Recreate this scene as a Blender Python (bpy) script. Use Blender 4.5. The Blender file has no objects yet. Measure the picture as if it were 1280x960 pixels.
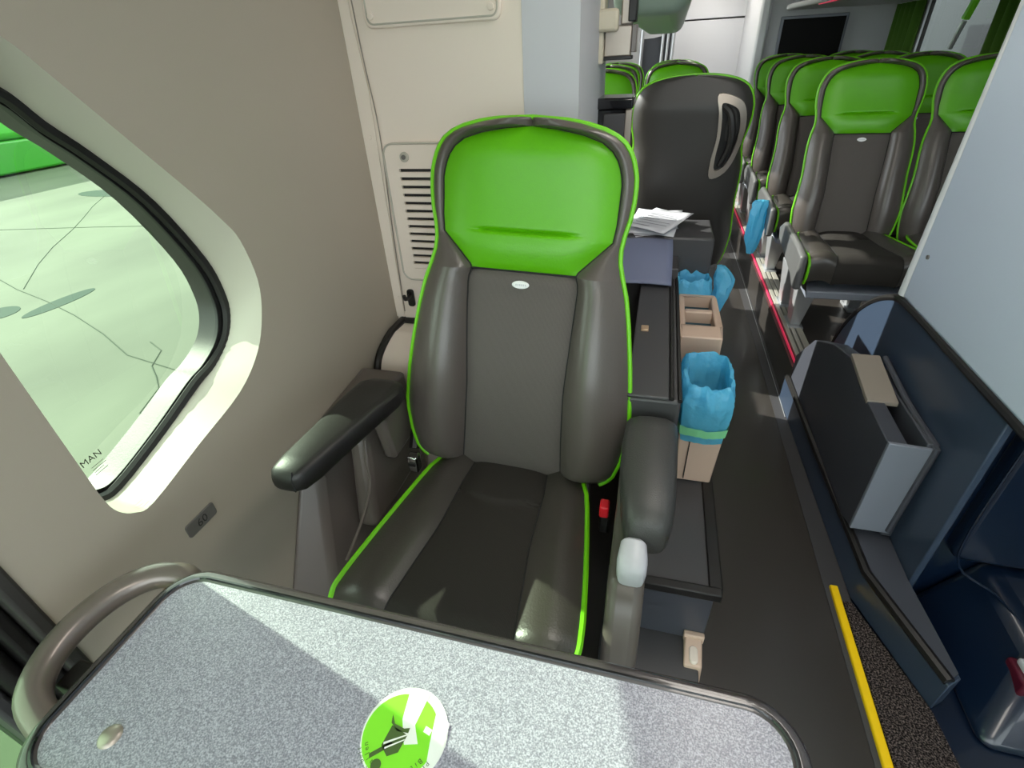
import bpy, bmesh, math, random
from mathutils import Vector, Matrix, noise
random.seed(7)
PI = math.pi
ZF = 1.32                      # eye height above the aisle floor; builders below take z relative to the eye
C = bpy.context.scene.collection

# ------------------------------------------------------------ camera, world, sun, exposure
def setup_view():
    f = 625.0
    n = Vector((.056, .998, 0))
    D = Vector((n.x*957, n.y*957, f)).normalized()          # world down, seen in camera axes (x right, y down, z forward)
    Y = Vector((198, -420, f)).normalized()                 # the coach's long axis
    Z = -D
    Y = (Y - Z*Y.dot(Z)).normalized()
    X = Y.cross(Z)
    # camera axes in world space (blender camera: x right, y up, -z forward)
    cx = Vector((X.x, Y.x, Z.x)); cy = -Vector((X.y, Y.y, Z.y)); cz = -Vector((X.z, Y.z, Z.z))
    m = Matrix((cx, cy, cz)).transposed().to_4x4()
    m.translation = Vector((0, 0, ZF))
    cam = bpy.data.cameras.new('camera'); o = bpy.data.objects.new('camera', cam); C.objects.link(o)
    o.matrix_world = m
    cam.sensor_width = 36; cam.lens = 36*f/1280; cam.clip_start = .01
    bpy.context.scene.camera = o
setup_view()
w = bpy.data.worlds.new('world'); bpy.context.scene.world = w; w.use_nodes = True
bgn = w.node_tree.nodes['Background']; bgn.inputs[0].default_value = (.92, .95, 1, 1); bgn.inputs[1].default_value = 3.3
sd = Vector((.968, -.25, -.62)).normalized()
sl = bpy.data.lights.new('sun', 'SUN'); so = bpy.data.objects.new('sun', sl); C.objects.link(so)
so.rotation_euler = sd.to_track_quat('-Z', 'Y').to_euler(); so.location = (-6, 2, 7)
sl.energy = 7.0; sl.angle = math.radians(.6); sl.color = (1, .97, .9)
vs = bpy.context.scene.view_settings
vs.view_transform = 'Standard'; vs.look = 'None'; vs.gamma = 1; vs.use_curve_mapping = False; vs.exposure = 0.55

# ------------------------------------------------------------ materials
def srgb(r, g, b):
    f = lambda c: (c/255/12.92) if c <= 10 else (((c/255)+.055)/1.055)**2.4
    return (f(r), f(g), f(b), 1)
def mat(name, col, rough=.5, metal=0, bump=0, bscale=200, spec=.5, var=0, vscale=6, coat=0, stretch=None, transm=0, alpha=1, emit=None):
    m = bpy.data.materials.new(name); m.use_nodes = True
    nt = m.node_tree; b = nt.nodes['Principled BSDF']
    b.inputs['Base Color'].default_value = col; b.inputs['Roughness'].default_value = rough
    b.inputs['Metallic'].default_value = metal; b.inputs['Specular IOR Level'].default_value = spec
    b.inputs['Coat Weight'].default_value = coat
    b.inputs['Transmission Weight'].default_value = transm; b.inputs['Alpha'].default_value = alpha
    if emit: b.inputs['Emission Color'].default_value = emit[0]; b.inputs['Emission Strength'].default_value = emit[1]
    tc = nt.nodes.new('ShaderNodeTexCoord'); mp = nt.nodes.new('ShaderNodeMapping')
    nt.links.new(tc.outputs['Object'], mp.inputs['Vector'])
    if stretch: mp.inputs['Scale'].default_value = stretch
    if bump:
        nz = nt.nodes.new('ShaderNodeTexNoise'); nz.inputs['Scale'].default_value = bscale; nz.inputs['Detail'].default_value = 2
        bp = nt.nodes.new('ShaderNodeBump'); bp.inputs['Strength'].default_value = bump; bp.inputs['Distance'].default_value = .002
        nt.links.new(mp.outputs[0], nz.inputs['Vector']); nt.links.new(nz.outputs[0], bp.inputs['Height'])
        nt.links.new(bp.outputs[0], b.inputs['Normal'])
    if var:
        nz = nt.nodes.new('ShaderNodeTexNoise'); nz.inputs['Scale'].default_value = vscale; nz.inputs['Detail'].default_value = 4
        cr = nt.nodes.new('ShaderNodeMapRange'); cr.inputs[3].default_value = 1-var; cr.inputs[4].default_value = 1+var
        mx = nt.nodes.new('ShaderNodeMix'); mx.data_type = 'RGBA'; mx.blend_type = 'MULTIPLY'; mx.inputs[0].default_value = 1
        mx.inputs[6].default_value = col
        nt.links.new(mp.outputs[0], nz.inputs['Vector']); nt.links.new(nz.outputs[0], cr.inputs[0]); nt.links.new(cr.outputs[0], mx.inputs[7])
        nt.links.new(mx.outputs[2], b.inputs['Base Color'])
    return m
def glass_mat(name, tint, gloss=.08, rough=0.0):
    m = bpy.data.materials.new(name); m.use_nodes = True; nt = m.node_tree; nt.nodes.clear()
    o = nt.nodes.new('ShaderNodeOutputMaterial'); t = nt.nodes.new('ShaderNodeBsdfTransparent'); g = nt.nodes.new('ShaderNodeBsdfGlossy')
    t.inputs[0].default_value = tint; g.inputs['Roughness'].default_value = rough
    mx = nt.nodes.new('ShaderNodeMixShader'); mx.inputs[0].default_value = gloss
    nt.links.new(t.outputs[0], mx.inputs[1]); nt.links.new(g.outputs[0], mx.inputs[2]); nt.links.new(mx.outputs[0], o.inputs[0])
    return m
def speckle_mat():
    m = mat('speckled_laminate', srgb(150, 150, 160), .3, bump=.05, bscale=900)
    nt = m.node_tree; b = nt.nodes['Principled BSDF']; tc = nt.nodes['Texture Coordinate']
    n1 = nt.nodes.new('ShaderNodeTexNoise'); n1.inputs['Scale'].default_value = 620; n1.inputs['Detail'].default_value = 3
    cr = nt.nodes.new('ShaderNodeValToRGB'); e = cr.color_ramp.elements
    e[0].position = .36; e[0].color = srgb(122, 121, 134); e[1].position = .66; e[1].color = srgb(190, 188, 202)
    k = e.new(.5); k.color = srgb(152, 150, 164)
    nt.links.new(tc.outputs['Object'], n1.inputs['Vector']); nt.links.new(n1.outputs[0], cr.inputs[0]); nt.links.new(cr.outputs[0], b.inputs['Base Color'])
    return m
def fabric_mat(name, col, fine=900):
    m = mat(name, col, .75, spec=.25)
    nt = m.node_tree; b = nt.nodes['Principled BSDF']; tc = nt.nodes['Texture Coordinate']
    wv = nt.nodes.new('ShaderNodeTexWave'); wv.bands_direction = 'X'; wv.inputs['Scale'].default_value = 150; wv.inputs['Distortion'].default_value = 1.5; wv.inputs['Detail'].default_value = 2
    nz = nt.nodes.new('ShaderNodeTexNoise'); nz.inputs['Scale'].default_value = fine
    ma = nt.nodes.new('ShaderNodeMath'); ma.operation = 'ADD'
    mr = nt.nodes.new('ShaderNodeMapRange'); mr.inputs[1].default_value = .4; mr.inputs[2].default_value = 1.5; mr.inputs[3].default_value = .75; mr.inputs[4].default_value = 1.3
    mx = nt.nodes.new('ShaderNodeMix'); mx.data_type = 'RGBA'; mx.blend_type = 'MULTIPLY'; mx.inputs[0].default_value = 1; mx.inputs[6].default_value = col
    bp = nt.nodes.new('ShaderNodeBump'); bp.inputs['Strength'].default_value = .25; bp.inputs['Distance'].default_value = .001
    L = nt.links.new
    L(tc.outputs['Object'], wv.inputs['Vector']); L(tc.outputs['Object'], nz.inputs['Vector'])
    L(wv.outputs['Fac'], ma.inputs[0]); L(nz.outputs[0], ma.inputs[1]); L(ma.outputs[0], mr.inputs[0]); L(mr.outputs[0], mx.inputs[7]); L(mx.outputs[2], b.inputs['Base Color'])
    L(ma.outputs[0], bp.inputs['Height']); L(bp.outputs[0], b.inputs['Normal'])
    return m
def carpet_mat():
    m = mat('black_carpet', srgb(30, 26, 26), .95, bump=1, bscale=420, spec=.1)
    nt = m.node_tree; b = nt.nodes['Principled BSDF']; tc = nt.nodes['Texture Coordinate']
    n1 = nt.nodes.new('ShaderNodeTexNoise'); n1.inputs['Scale'].default_value = 260; n1.inputs['Detail'].default_value = 4
    cr = nt.nodes.new('ShaderNodeValToRGB'); e = cr.color_ramp.elements
    e[0].position = .45; e[0].color = srgb(24, 20, 21); e[1].position = .68; e[1].color = srgb(118, 106, 102)
    nt.links.new(tc.outputs['Object'], n1.inputs['Vector']); nt.links.new(n1.outputs[0], cr.inputs[0]); nt.links.new(cr.outputs[0], b.inputs['Base Color'])
    return m
def bag_mat():
    m = mat('blue_bag_film', srgb(120, 214, 250), .2, bump=.8, bscale=55)
    nt = m.node_tree; b = nt.nodes['Principled BSDF']; out = nt.nodes['Material Output']; nt.nodes['Bump'].inputs['Distance'].default_value = .008
    tr = nt.nodes.new('ShaderNodeBsdfTranslucent'); tr.inputs[0].default_value = srgb(120, 225, 255)
    mx = nt.nodes.new('ShaderNodeMixShader'); mx.inputs[0].default_value = .5
    nt.links.new(b.outputs[0], mx.inputs[1]); nt.links.new(tr.outputs[0], mx.inputs[2]); nt.links.new(mx.outputs[0], out.inputs[0])
    return m
M = dict(
    wall=mat('taupe_wall_lining', srgb(172, 163, 148), .55, bump=.06, bscale=500, var=.03, vscale=2),
    reveal=mat('window_reveal', srgb(188, 183, 170), .55, bump=.05, bscale=500),
    cream=mat('cream_panel', srgb(238, 225, 211), .5, var=.02, vscale=3),
    grey=mat('light_grey_panel', srgb(190, 192, 196), .5),
    white=mat('white_panel', srgb(222, 224, 228), .45),
    blueish=mat('pale_partition', srgb(200, 211, 230), .4, var=.03, vscale=2),
    navy=mat('navy_plastic', srgb(54, 66, 84), .3, bump=.08, bscale=700, coat=.15),
    navy2=mat('deep_navy_moulding', srgb(11, 25, 45), .28, coat=.4),
    slate=mat('slate_grey_plastic', srgb(68, 70, 78), .4, bump=.06, bscale=700),
    slate2=mat('silver_grey_edge', srgb(124, 129, 140), .35),
    tan=mat('tan_edge', srgb(146, 136, 126), .5),
    black=mat('black_rubber', srgb(24, 22, 22), .45, bump=.1, bscale=300),
    gloss=mat('gloss_black_plastic', srgb(20, 20, 24), .15, coat=.5),
    floor=mat('dark_vinyl_floor', srgb(56, 52, 49), .3, bump=.05, bscale=300, var=.08, vscale=5, coat=.1),
    carpet=carpet_mat(), frit=mat('black_glass_border', srgb(34, 34, 34), .9, spec=.1),
    yellow=mat('yellow_edge', srgb(252, 208, 4), .45, bump=.1, bscale=200, var=.06, vscale=20),
    leather=mat('charcoal_leather', srgb(88, 81, 77), .3, bump=.18, bscale=260, spec=.6, var=.05, vscale=8),
    leather_shade=mat('shaded_cushion_leather', srgb(62, 58, 54), .32, bump=.18, bscale=260, spec=.6, var=.05, vscale=8),  # same leather as the backrest, with the cushion's shade put into its colour
    shell=mat('seat_shell_plastic', srgb(56, 54, 52), .45, bump=.1, bscale=500),
    green=mat('lime_leather', srgb(92, 176, 4), .36, bump=.12, bscale=300, var=.03, vscale=5),
    pipe=mat('lime_piping', srgb(112, 200, 16), .4),
    fabric=fabric_mat('charcoal_centre_fabric', srgb(92, 86, 83)),
    fabric_shade=fabric_mat('shaded_cushion_fabric', srgb(46, 43, 40)),  # backrest fabric darkened in colour to stand in for shade on the cushion
    seam=mat('seam_thread', srgb(30, 30, 30), .8),
    logo=mat('silver_badge', srgb(240, 240, 240), .3),
    logoink=mat('badge_ink', srgb(205, 205, 208), .4),
    silver=mat('brushed_silver', srgb(190, 192, 195), .32, metal=.6),
    alu=mat('aluminium_rail', srgb(188, 184, 172), .35, metal=.3),
    pink=mat('pink_led_strip', srgb(225, 60, 95), .4, emit=(srgb(230, 50, 90), .25)),
    seatplastic=mat('dark_grey_seat_plastic', srgb(92, 92, 92), .35),
    armgrey=mat('grey_leatherette', srgb(66, 65, 64), .38, bump=.35, bscale=420),
    bronze=mat('grey_brown_plastic', srgb(104, 96, 91), .3),
    knob=mat('pale_grey_plastic', srgb(196, 196, 204), .3),
    red=mat('red_buckle', srgb(228, 28, 44), .35),
    chrome=mat('chrome', srgb(215, 215, 215), .15, metal=1),
    laminate=speckle_mat(),
    rim=mat('dark_table_rim', srgb(66, 60, 62), .25, coat=.5),
    tube=mat('bronze_grey_tube', srgb(122, 112, 106), .3, metal=.35, coat=.3),
    gold=mat('champagne_strip', srgb(196, 168, 138), .3, metal=.4),
    stick=mat('lime_sticker', srgb(134, 226, 50), .4), stickw=mat('white_sticker_print', srgb(240, 244, 238), .4),
    stickd=mat('olive_sticker_print', srgb(74, 98, 48), .5),
    bin=mat('beige_bin_plastic', srgb(205, 178, 158), .45, bump=.05, bscale=300),
    binin=mat('bin_inside', srgb(28, 66, 80), .6),
    bag=bag_mat(), bagstrip=mat('lime_bag_band', srgb(140, 225, 165), .35),
    cabinet=mat('charcoal_cabinet', srgb(66, 65, 67), .45, bump=.05, bscale=300),
    folder=mat('blue_grey_folder', srgb(110, 116, 142), .5),
    paper=mat('printed_paper', srgb(208, 208, 214), .7), ink=mat('grey_ink', srgb(120, 120, 130), .7),
    sage=mat('sage_underside', srgb(150, 170, 155), .4), cream2=mat('cream_bracket', srgb(208, 200, 178), .4),
    satin=mat('satin_steel', srgb(170, 160, 150), .35, metal=.5),
    screen=mat('black_screen', srgb(8, 8, 8), .5, spec=.15),
    curtain=mat('green_curtain', srgb(60, 94, 14), .9, bump=.4, bscale=90),
    ceil=mat('ceiling_lining', srgb(215, 213, 208), .6),
    concrete=mat('concrete_yard', srgb(84, 89, 76), .8, var=.75, vscale=.7, stretch=(1, .45, 1)),
    asphalt=mat('dark_tar', srgb(50, 66, 60), .7, spec=.1), crack=mat('crack', srgb(60, 70, 58), .9),
    busgreen=mat('green_bus_paint', srgb(56, 158, 36), .3, coat=.5), busgreen2=mat('deep_green_bus_paint', srgb(40, 132, 24), .3, coat=.5),
    darkglass=mat('dark_glass', srgb(26, 34, 34), .6, spec=.2), facade=mat('shaded_grey_facade', srgb(40, 42, 42), .8),
    tag=mat('grey_tag', srgb(104, 102, 98), .5), tagink=mat('dark_tag_print', srgb(40, 38, 36), .6),
    pane=glass_mat('green_tinted_glass', (.60, .76, .58, 1), .06), clear=glass_mat('clear_glass', (.94, .98, .96, 1), .05),
    lamp=mat('fill_lamp_diffuser', (1, 1, 1, 1), .5, emit=((1, .93, .85, 1), 7.0)), lampdim=mat('dimmed_fill_diffuser', (1, 1, 1, 1), .5, emit=((1, .95, .88, 1), 1.5)),  # diffusers of the added fill lamps
    redreflect=mat('maroon_reflection', srgb(84, 22, 40), .35), )

# ------------------------------------------------------------ mesh helpers
class Mb:
    def __init__(s): s.v = []; s.f = []; s.loc = False
    def add(s, vs, fs):
        n = len(s.v); s.v += [tuple(p) for p in vs]; s.f += [tuple(i+n for i in f) for f in fs]; return s
    def box(s, x0, x1, y0, y1, z0, z1):
        return s.add([(x, y, z) for z in (z0, z1) for y in (y0, y1) for x in (x0, x1)],
                     [(0,2,3,1),(4,5,7,6),(0,1,5,4),(2,6,7,3),(0,4,6,2),(1,3,7,5)])
    def hexa(s, p):            # 8 points: bottom 4 ccw, top 4 ccw
        return s.add(p, [(3,2,1,0),(4,5,6,7),(0,1,5,4),(1,2,6,5),(2,3,7,6),(3,0,4,7)])
    def prism(s, poly, ax, a, b):
        n = len(poly)
        def P(u, v, t): return {'x': (t,u,v), 'y': (u,t,v), 'z': (u,v,t)}[ax]
        return s.add([P(u,v,a) for u,v in poly]+[P(u,v,b) for u,v in poly],
                     [tuple(range(n-1,-1,-1)), tuple(range(n,2*n))]+[(i,(i+1)%n,n+(i+1)%n,n+i) for i in range(n)])
    def tube(s, path, r, n=10, closed=False, caps=True):
        P = [Vector(p) for p in path]; N = len(P); rs = r if isinstance(r, (list, tuple)) else [r]*N
        up = None; base = len(s.v); vs = []
        for i in range(N):
            t = (P[(i+1) % N]-P[i-1]) if closed else (P[min(i+1, N-1)]-P[max(i-1, 0)])
            t.normalize()
            if up is None:
                up = Vector((0,0,1)) if abs(t.z) < .9 else Vector((1,0,0))
            a = t.cross(up); a.normalize(); up = a.cross(t); up.normalize()
            for k in range(n):
                q = 2*PI*k/n; vs.append(P[i]+(a*math.cos(q)+up*math.sin(q))*rs[i])
        fs = [(i*n+k, i*n+(k+1) % n, ((i+1) % N)*n+(k+1) % n, ((i+1) % N)*n+k) for i in range(N if closed else N-1) for k in range(n)]
        if caps and not closed: fs += [tuple(range(n-1,-1,-1)), tuple((N-1)*n+k for k in range(n))]
        return s.add(vs, fs)
    def grid(s, fn, nu, nv, flip=False):
        vs = [fn(i/nu, j/nv) for j in range(nv+1) for i in range(nu+1)]
        fs = []
        for j in range(nv):
            for i in range(nu):
                a = j*(nu+1)+i; q = (a, a+1, a+nu+2, a+nu+1); fs.append(q[::-1] if flip else q)
        return s.add(vs, fs)
    def loft(s, A, B):
        n = len(A); return s.add(A+B, [(i,(i+1)%n,n+(i+1)%n,n+i) for i in range(n)])
    def disc(s, c, r, ax='z', n=20, rz=None, h=.001):
        rz = rz or r
        poly = [(r*math.cos(2*PI*k/n), rz*math.sin(2*PI*k/n)) for k in range(n)]
        i = 'xyz'.index(ax); oth = [k for k in range(3) if k != i]
        return s.prism([(c[oth[0]]+u, c[oth[1]]+v) for u, v in poly], ax, c[i]-h/2, c[i]+h/2)

ORG = {}
def link(name, mb, m, parent=None, bevel=0, seg=2, smooth=True, solid=0, sub=0, shift=True, fixn=True):
    """links ONE mesh object; coordinates are eye-relative world ones unless shift is False"""
    org = Vector(ORG.get(parent.name, (0,0,0))) if parent else Vector((0,0,0))
    dz = ZF if shift else 0
    me = bpy.data.meshes.new(name)
    me.from_pydata([(x-org.x, y-org.y, z+dz-org.z) for x, y, z in mb.v], [], mb.f); me.materials.append(m)
    if fixn:
        bm = bmesh.new(); bm.from_mesh(me); bmesh.ops.remove_doubles(bm, verts=bm.verts, dist=1e-5)
        bmesh.ops.recalc_face_normals(bm, faces=bm.faces); bm.to_mesh(me); bm.free()
    o = bpy.data.objects.new(name, me); C.objects.link(o)
    if parent: o.parent = parent; ORG[o.name] = org
    if smooth:
        for p in me.polygons: p.use_smooth = True
        try: me.set_sharp_from_angle(angle=math.radians(38))
        except Exception: pass
    if solid: k = o.modifiers.new('solid', 'SOLIDIFY'); k.thickness = solid; k.offset = 0
    if bevel: k = o.modifiers.new('bevel', 'BEVEL'); k.width = bevel; k.segments = seg; k.limit_method = 'ANGLE'; k.angle_limit = math.radians(35); k.harden_normals = False
    if sub: k = o.modifiers.new('sub', 'SUBSURF'); k.levels = sub; k.render_levels = sub
    return o
def tag(o, label, cat, group=None):
    o['label'] = label; o['category'] = cat
    if group: o['group'] = group
    return o
def struct(o, stuff=False): o['kind'] = 'structure'; return o
def thing(name, label, cat, loc=(0,0,0), group=None):
    o = bpy.data.objects.new(name, None); o.empty_display_size = .05; C.objects.link(o); o.location = (loc[0], loc[1], loc[2]+ZF)
    ORG[o.name] = tuple(o.location)
    return tag(o, label, cat, group)
def sthing(name, loc=(0,0,0)):
    o = bpy.data.objects.new(name, None); o.empty_display_size = .05; C.objects.link(o); o.location = (loc[0], loc[1], loc[2]+ZF)
    ORG[o.name] = tuple(o.location); o['kind'] = 'structure'; return o
def copy_tree(o, parent=None):
    c = o.copy(); C.objects.link(c)
    if parent: c.parent = parent
    for ch in list(o.children): copy_tree(ch, c)
    return c
def text_mb(txt, size, origin, ux, uy, depth=.0006, align='CENTER'):
    cu = bpy.data.curves.new('t', 'FONT'); cu.body = txt; cu.size = size; cu.align_x = align; cu.align_y = 'CENTER'; cu.resolution_u = 2; cu.extrude = 0
    ob = bpy.data.objects.new('t', cu); C.objects.link(ob); dg = bpy.context.evaluated_depsgraph_get(); me = bpy.data.meshes.new_from_object(ob.evaluated_get(dg))
    ux = Vector(ux).normalized(); uy = Vector(uy).normalized(); nn = ux.cross(uy); O = Vector(origin)
    mb = Mb(); mb.add([O+ux*v.co.x+uy*v.co.y+nn*depth for v in me.vertices], [tuple(p.vertices) for p in me.polygons])
    bpy.data.objects.remove(ob); bpy.data.meshes.remove(me); bpy.data.curves.remove(cu)
    return mb
def lerp(tab, x):
    if x <= tab[0][0]: return tab[0][1]
    for (a, u), (b, v) in zip(tab, tab[1:]):
        if x <= b: return u+(v-u)*(x-a)/(b-a)
    return tab[-1][1]
def catmull(P, n=5, closed=True):
    out = []; N = len(P)
    for i in range(N if closed else N-1):
        g = (lambda k: P[k % N]) if closed else (lambda k: P[max(0, min(N-1, k))])
        p0, p1, p2, p3 = g(i-1), g(i), g(i+1), g(i+2)
        for j in range(n):
            t = j/n
            out.append(tuple(.5*(2*b+(c-a)*t+(2*a-5*b+4*c-d)*t*t+(3*b-a-3*c+d)*t**3) for a, b, c, d in zip(p0, p1, p2, p3)))
    if not closed: out.append(tuple(P[-1]))
    return out
def rrect(x0, x1, y0, y1, r, n=6):
    out = []
    for cx, cy, a in ((x1-r, y0+r, -PI/2), (x1-r, y1-r, 0), (x0+r, y1-r, PI/2), (x0+r, y0+r, PI)):
        out += [(cx+r*math.cos(a+PI/2*k/n), cy+r*math.sin(a+PI/2*k/n)) for k in range(n+1)]
    return out
def holed_plane(x, outer, holes):
    """flat sheet in the plane X = x with holes; outlines are (y, z) lists"""
    bm = bmesh.new(); es = []
    for lp in [outer]+holes:
        vs = [bm.verts.new((x, y, z)) for y, z in lp]
        es += [bm.edges.new((vs[i], vs[(i+1) % len(vs)])) for i in range(len(vs))]
    bmesh.ops.triangle_fill(bm, use_beauty=True, use_dissolve=False, edges=es, normal=(1,0,0))
    bm.verts.index_update(); mb = Mb(); mb.add([v.co[:] for v in bm.verts], [tuple(v.index for v in f.verts) for f in bm.faces]); bm.free()
    return mb

# ------------------------------------------------------------ the setting
struct(link('floor', Mb().box(-.9, .585, -1.3, 6.6, -1.36, -1.32), M['floor']))
# raised podium on the right with its side skirting
struct(link('floor', Mb().box(.645, 1.66, 2.03, 5.4, -1.36, -1.15), M['floor'], bevel=.004))
struct(link('trim_1', Mb().box(.585, .645, -1.3, 6.6, -1.36, -1.318), M['cabinet']))
struct(link('floor', Mb().box(.645, 1.66, -1.3, 2.03, -1.36, -1.325), M['navy2']))
struct(link('ceiling', Mb().box(-.95, 1.7, -1.3, 6.6, .56, .60), M['ceil']))

LX, GX = -.762, -.86
inner = [(.357,.085),(.356,.03),(.356,-.2),(.356,-.45),(.357,-.53),(.364,-.566),(.384,-.590),(.415,-.598),(.53,-.568),(.656,-.535),(.733,-.486),(.776,-.425),(.798,-.355),(.788,-.270),(.762,-.224),(.722,-.170),(.650,-.082),(.580,.003),(.539,.049),(.48,.085),(.41,.10)]
glassl = [(.358,.01),(.356,-.03),(.356,-.2),(.356,-.45),(.358,-.53),(.368,-.572),(.392,-.592),(.430,-.597),(.54,-.562),(.645,-.521),(.695,-.508),(.748,-.480),(.778,-.440),(.787,-.390),(.775,-.312),(.715,-.182),(.647,-.095),(.605,-.052),(.568,-.006),(.51,.012),(.43,.022)]
def smooth_loop(P):
    q = catmull(P, 4); return [(a, b) for a, b in q]
IN = smooth_loop(inner); GL = smooth_loop(glassl)
rear = [(1.95, 2.86), (2.94, 3.86), (3.94, 4.86), (4.94, 5.7)]
rear_holes = [rrect(a, b, -.50, .40, .08) for a, b in rear]
wl = sthing('wall_left', (LX, 2, -1.32))
link('wall_lining', holed_plane(LX, [(.215,-1.32),(6.6,-1.32),(6.6,.56),(.215,.56)], [IN]+rear_holes), M['wall'], wl, smooth=False)
link('outer_skin', holed_plane(-.93, [(.215,-1.32),(6.6,-1.32),(6.6,.56),(.215,.56)], [GL]+rear_holes), M['wall'], wl, smooth=False)
w1 = sthing('window_1', (GX, .55, -.6))
link('window_reveal', Mb().loft([(LX, a, b) for a, b in IN], [(GX, a, b) for a, b in GL]), M['reveal'], w1)
link('outer_frame', Mb().loft([(GX, a, b) for a, b in GL], [(-.93, a, b) for a, b in GL]), M['black'], w1)
link('gasket', Mb().tube([(GX+.004, a, b) for a, b in GL], .011, 8, closed=True), M['black'], w1)
# curled inner lip of the gasket
gc = (sum(a for a, b in GL)/len(GL), sum(b for a, b in GL)/len(GL))
link('frit_band', Mb().loft([(GX-.002, a, b) for a, b in GL], [(GX-.002, gc[0]+(a-gc[0])*.925, gc[1]+(b-gc[1])*.955) for a, b in GL]), M['frit'], w1, solid=.002, smooth=False)
link('window_pane', Mb().add([(GX-.004, a, b) for a, b in GL], [tuple(range(len(GL)))]), M['pane'], w1, smooth=False, fixn=False)
wt = text_mb('MAN', .0165, (GX+.001, .421, -.524), (0, 1, .06), (0, -.06, 1)); link('maker_print', wt, M['tagink'], w1, smooth=False, fixn=False)
fp = Mb()
for k, L in enumerate((.022, .025, .018, .023)): fp.add([(GX+.001, .414+a, -.540-k*.005+b) for a, b in ((0,0),(L,.002),(L,.003),(0,.001))], [(0,1,2,3)])
link('fine_print', fp, M['tag'], w1, smooth=False, fixn=False)
for i, (a, b) in enumerate(rear):
    wn = sthing('window_%d' % (i+2), (GX, (a+b)/2, -.5)); lp = rear_holes[i]
    link('window_reveal', Mb().loft([(LX, y, z) for y, z in lp], [(-.93, y, z) for y, z in lp]), M['reveal'], wn)
    link('window_pane', Mb().add([(GX, y, z) for y, z in lp], [tuple(range(len(lp)))]), M['clear'], wn, smooth=False, fixn=False)
    link('gasket', Mb().tube([(GX+.004, y, z) for y, z in lp], .01, 6, closed=True), M['black'], wn)
# rounded return of the lining at the entrance door, then the door with rubbers and glass
struct(link('trim_2', Mb().box(-.93, -.757, .200, .222, -1.32, .56), M['shell'], bevel=.006))
dr = sthing('door_1', (-.82, -.25, -1.32))
link('door_rubber', Mb().box(-.93, -.775, .178, .199, -1.32, .56), M['black'], dr, bevel=.006)
link('door_rubber', Mb().box(-.90, -.79, .150, .176, -1.32, .56), M['black'], dr, bevel=.012)
link('door_frame', Mb().box(-.88, -.81, .128, .149, -1.32, .56).box(-.88, -.81, -.95, -.88, -1.32, .56).box(-.88,-.81,-.88,.128,-1.32,-1.22).box(-.88,-.81,-.88,.128,.44,.56), M['cabinet'], dr, bevel=.006)
link('door_pane', Mb().box(-.852, -.846, -.88, .128, -1.22, .44), M['pane'], dr, smooth=False)
link('grab_pole', Mb().tube([(-.79, -.2, -1.2), (-.74, -.2, -1.1), (-.74, -.2, -.2), (-.79, -.2, -.1)], .014), M['tube'], dr)
# right wall with windows, green curtains beside them
wr = sthing('wall_right', (1.64, 2, -1.32))
rh = [rrect(3.66, 4.72, -.55, .42, .06), rrect(-.95, 1.5, -.45, .42, .06), rrect(2.1, 3.5, -.55, .42, .06)]
link('wall_lining', holed_plane(1.64, [(-1.3,-1.36),(6.6,-1.36),(6.6,.56),(-1.3,.56)], rh), M['grey'], wr, smooth=False, solid=.03)
for i, lp in enumerate(rh):
    wn = sthing('window_%d' % (6+i), (1.65, lp[0][0], -.5))
    link('window_pane', Mb().add([(1.66, y, z) for y, z in lp], [tuple(range(len(lp)))]), M['clear'], wn, smooth=False, fixn=False)
    link('gasket', Mb().tube([(1.65, y, z) for y, z in lp], .012, 6, closed=True), M['black'], wn)
# front wall with windscreen behind the photographer
wf = sthing('wall_front', (0, -1.3, -1.32))
link('front_panel', Mb().box(-.93, 1.66, -1.34, -1.3, -1.36, -.62).box(-.93, 1.66, -1.34, -1.3, .50, .60).box(-.93,-.84,-1.34,-1.3,-.62,.5).box(1.58,1.66,-1.34,-1.3,-.62,.5), M['grey'], wf)
wn = sthing('window_9', (.37, -1.32, -.62)); link('window_pane', Mb().box(-.84, 1.58, -1.325, -1.318, -.62, .50), M['clear'], wn, smooth=False)
# bulkhead behind the near seat
bh = sthing('wall_bulkhead', (-.5, 1.4, -1.32))
link('bulkhead_panel', Mb().prism([(-.762,1.32),(-.322,1.32),(-.2,1.345),(-.2,1.93),(-.762,1.93)], 'z', -.70, .56), M['cream'], bh, smooth=False, bevel=.003)
link('corner_panel', Mb().prism([(-.322,1.3185),(-.196,1.3435),(-.196,1.932),(-.2,1.932),(-.2,1.347),(-.322,1.3215)], 'z', -.70, .56), M['grey'], bh, smooth=False)
prof = catmull([(1.93,-.70),(1.32,-.70),(1.24,-.70),(1.16,-.725),(1.125,-.76),(1.112,-.82),(1.107,-1.0),(1.105,-1.32)], 4, closed=False)
link('lower_panel', Mb().prism(prof+[(1.93,-1.32)], 'x', -.745, -.2), M['cream'], bh)
link('rubber_trim', Mb().tube([(-.75, 1.93, -.695), (-.742, 1.318, -.69)]+[(-.748, y, z+.004) for y, z in prof[8:]], .011, 8), M['black'], bh)
link('rubber_trim', Mb().tube([(-.745, 1.316, -.692), (-.21, 1.316, -.692)], .010, 8), M['black'], bh)
link('edge_strip', Mb().add([(-.7615,1.3165,-.68),(-.735,1.3165,-.68),(-.728,1.3165,-.3),(-.722,1.3165,-.05),(-.735,1.3165,.1),(-.735,1.3165,.55),(-.7615,1.3165,.55)], [(0,1,2,3,4,5,6)]), M['cream'], bh, solid=.003, smooth=False)
link('seam_line', Mb().tube(catmull([(-.731,1.315,-.66),(-.724,1.315,-.40),(-.712,1.315,-.15),(-.722,1.315,.02),(-.728,1.315,.2)], 5, closed=False), .0016, 5), M['tan'], bh)
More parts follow.
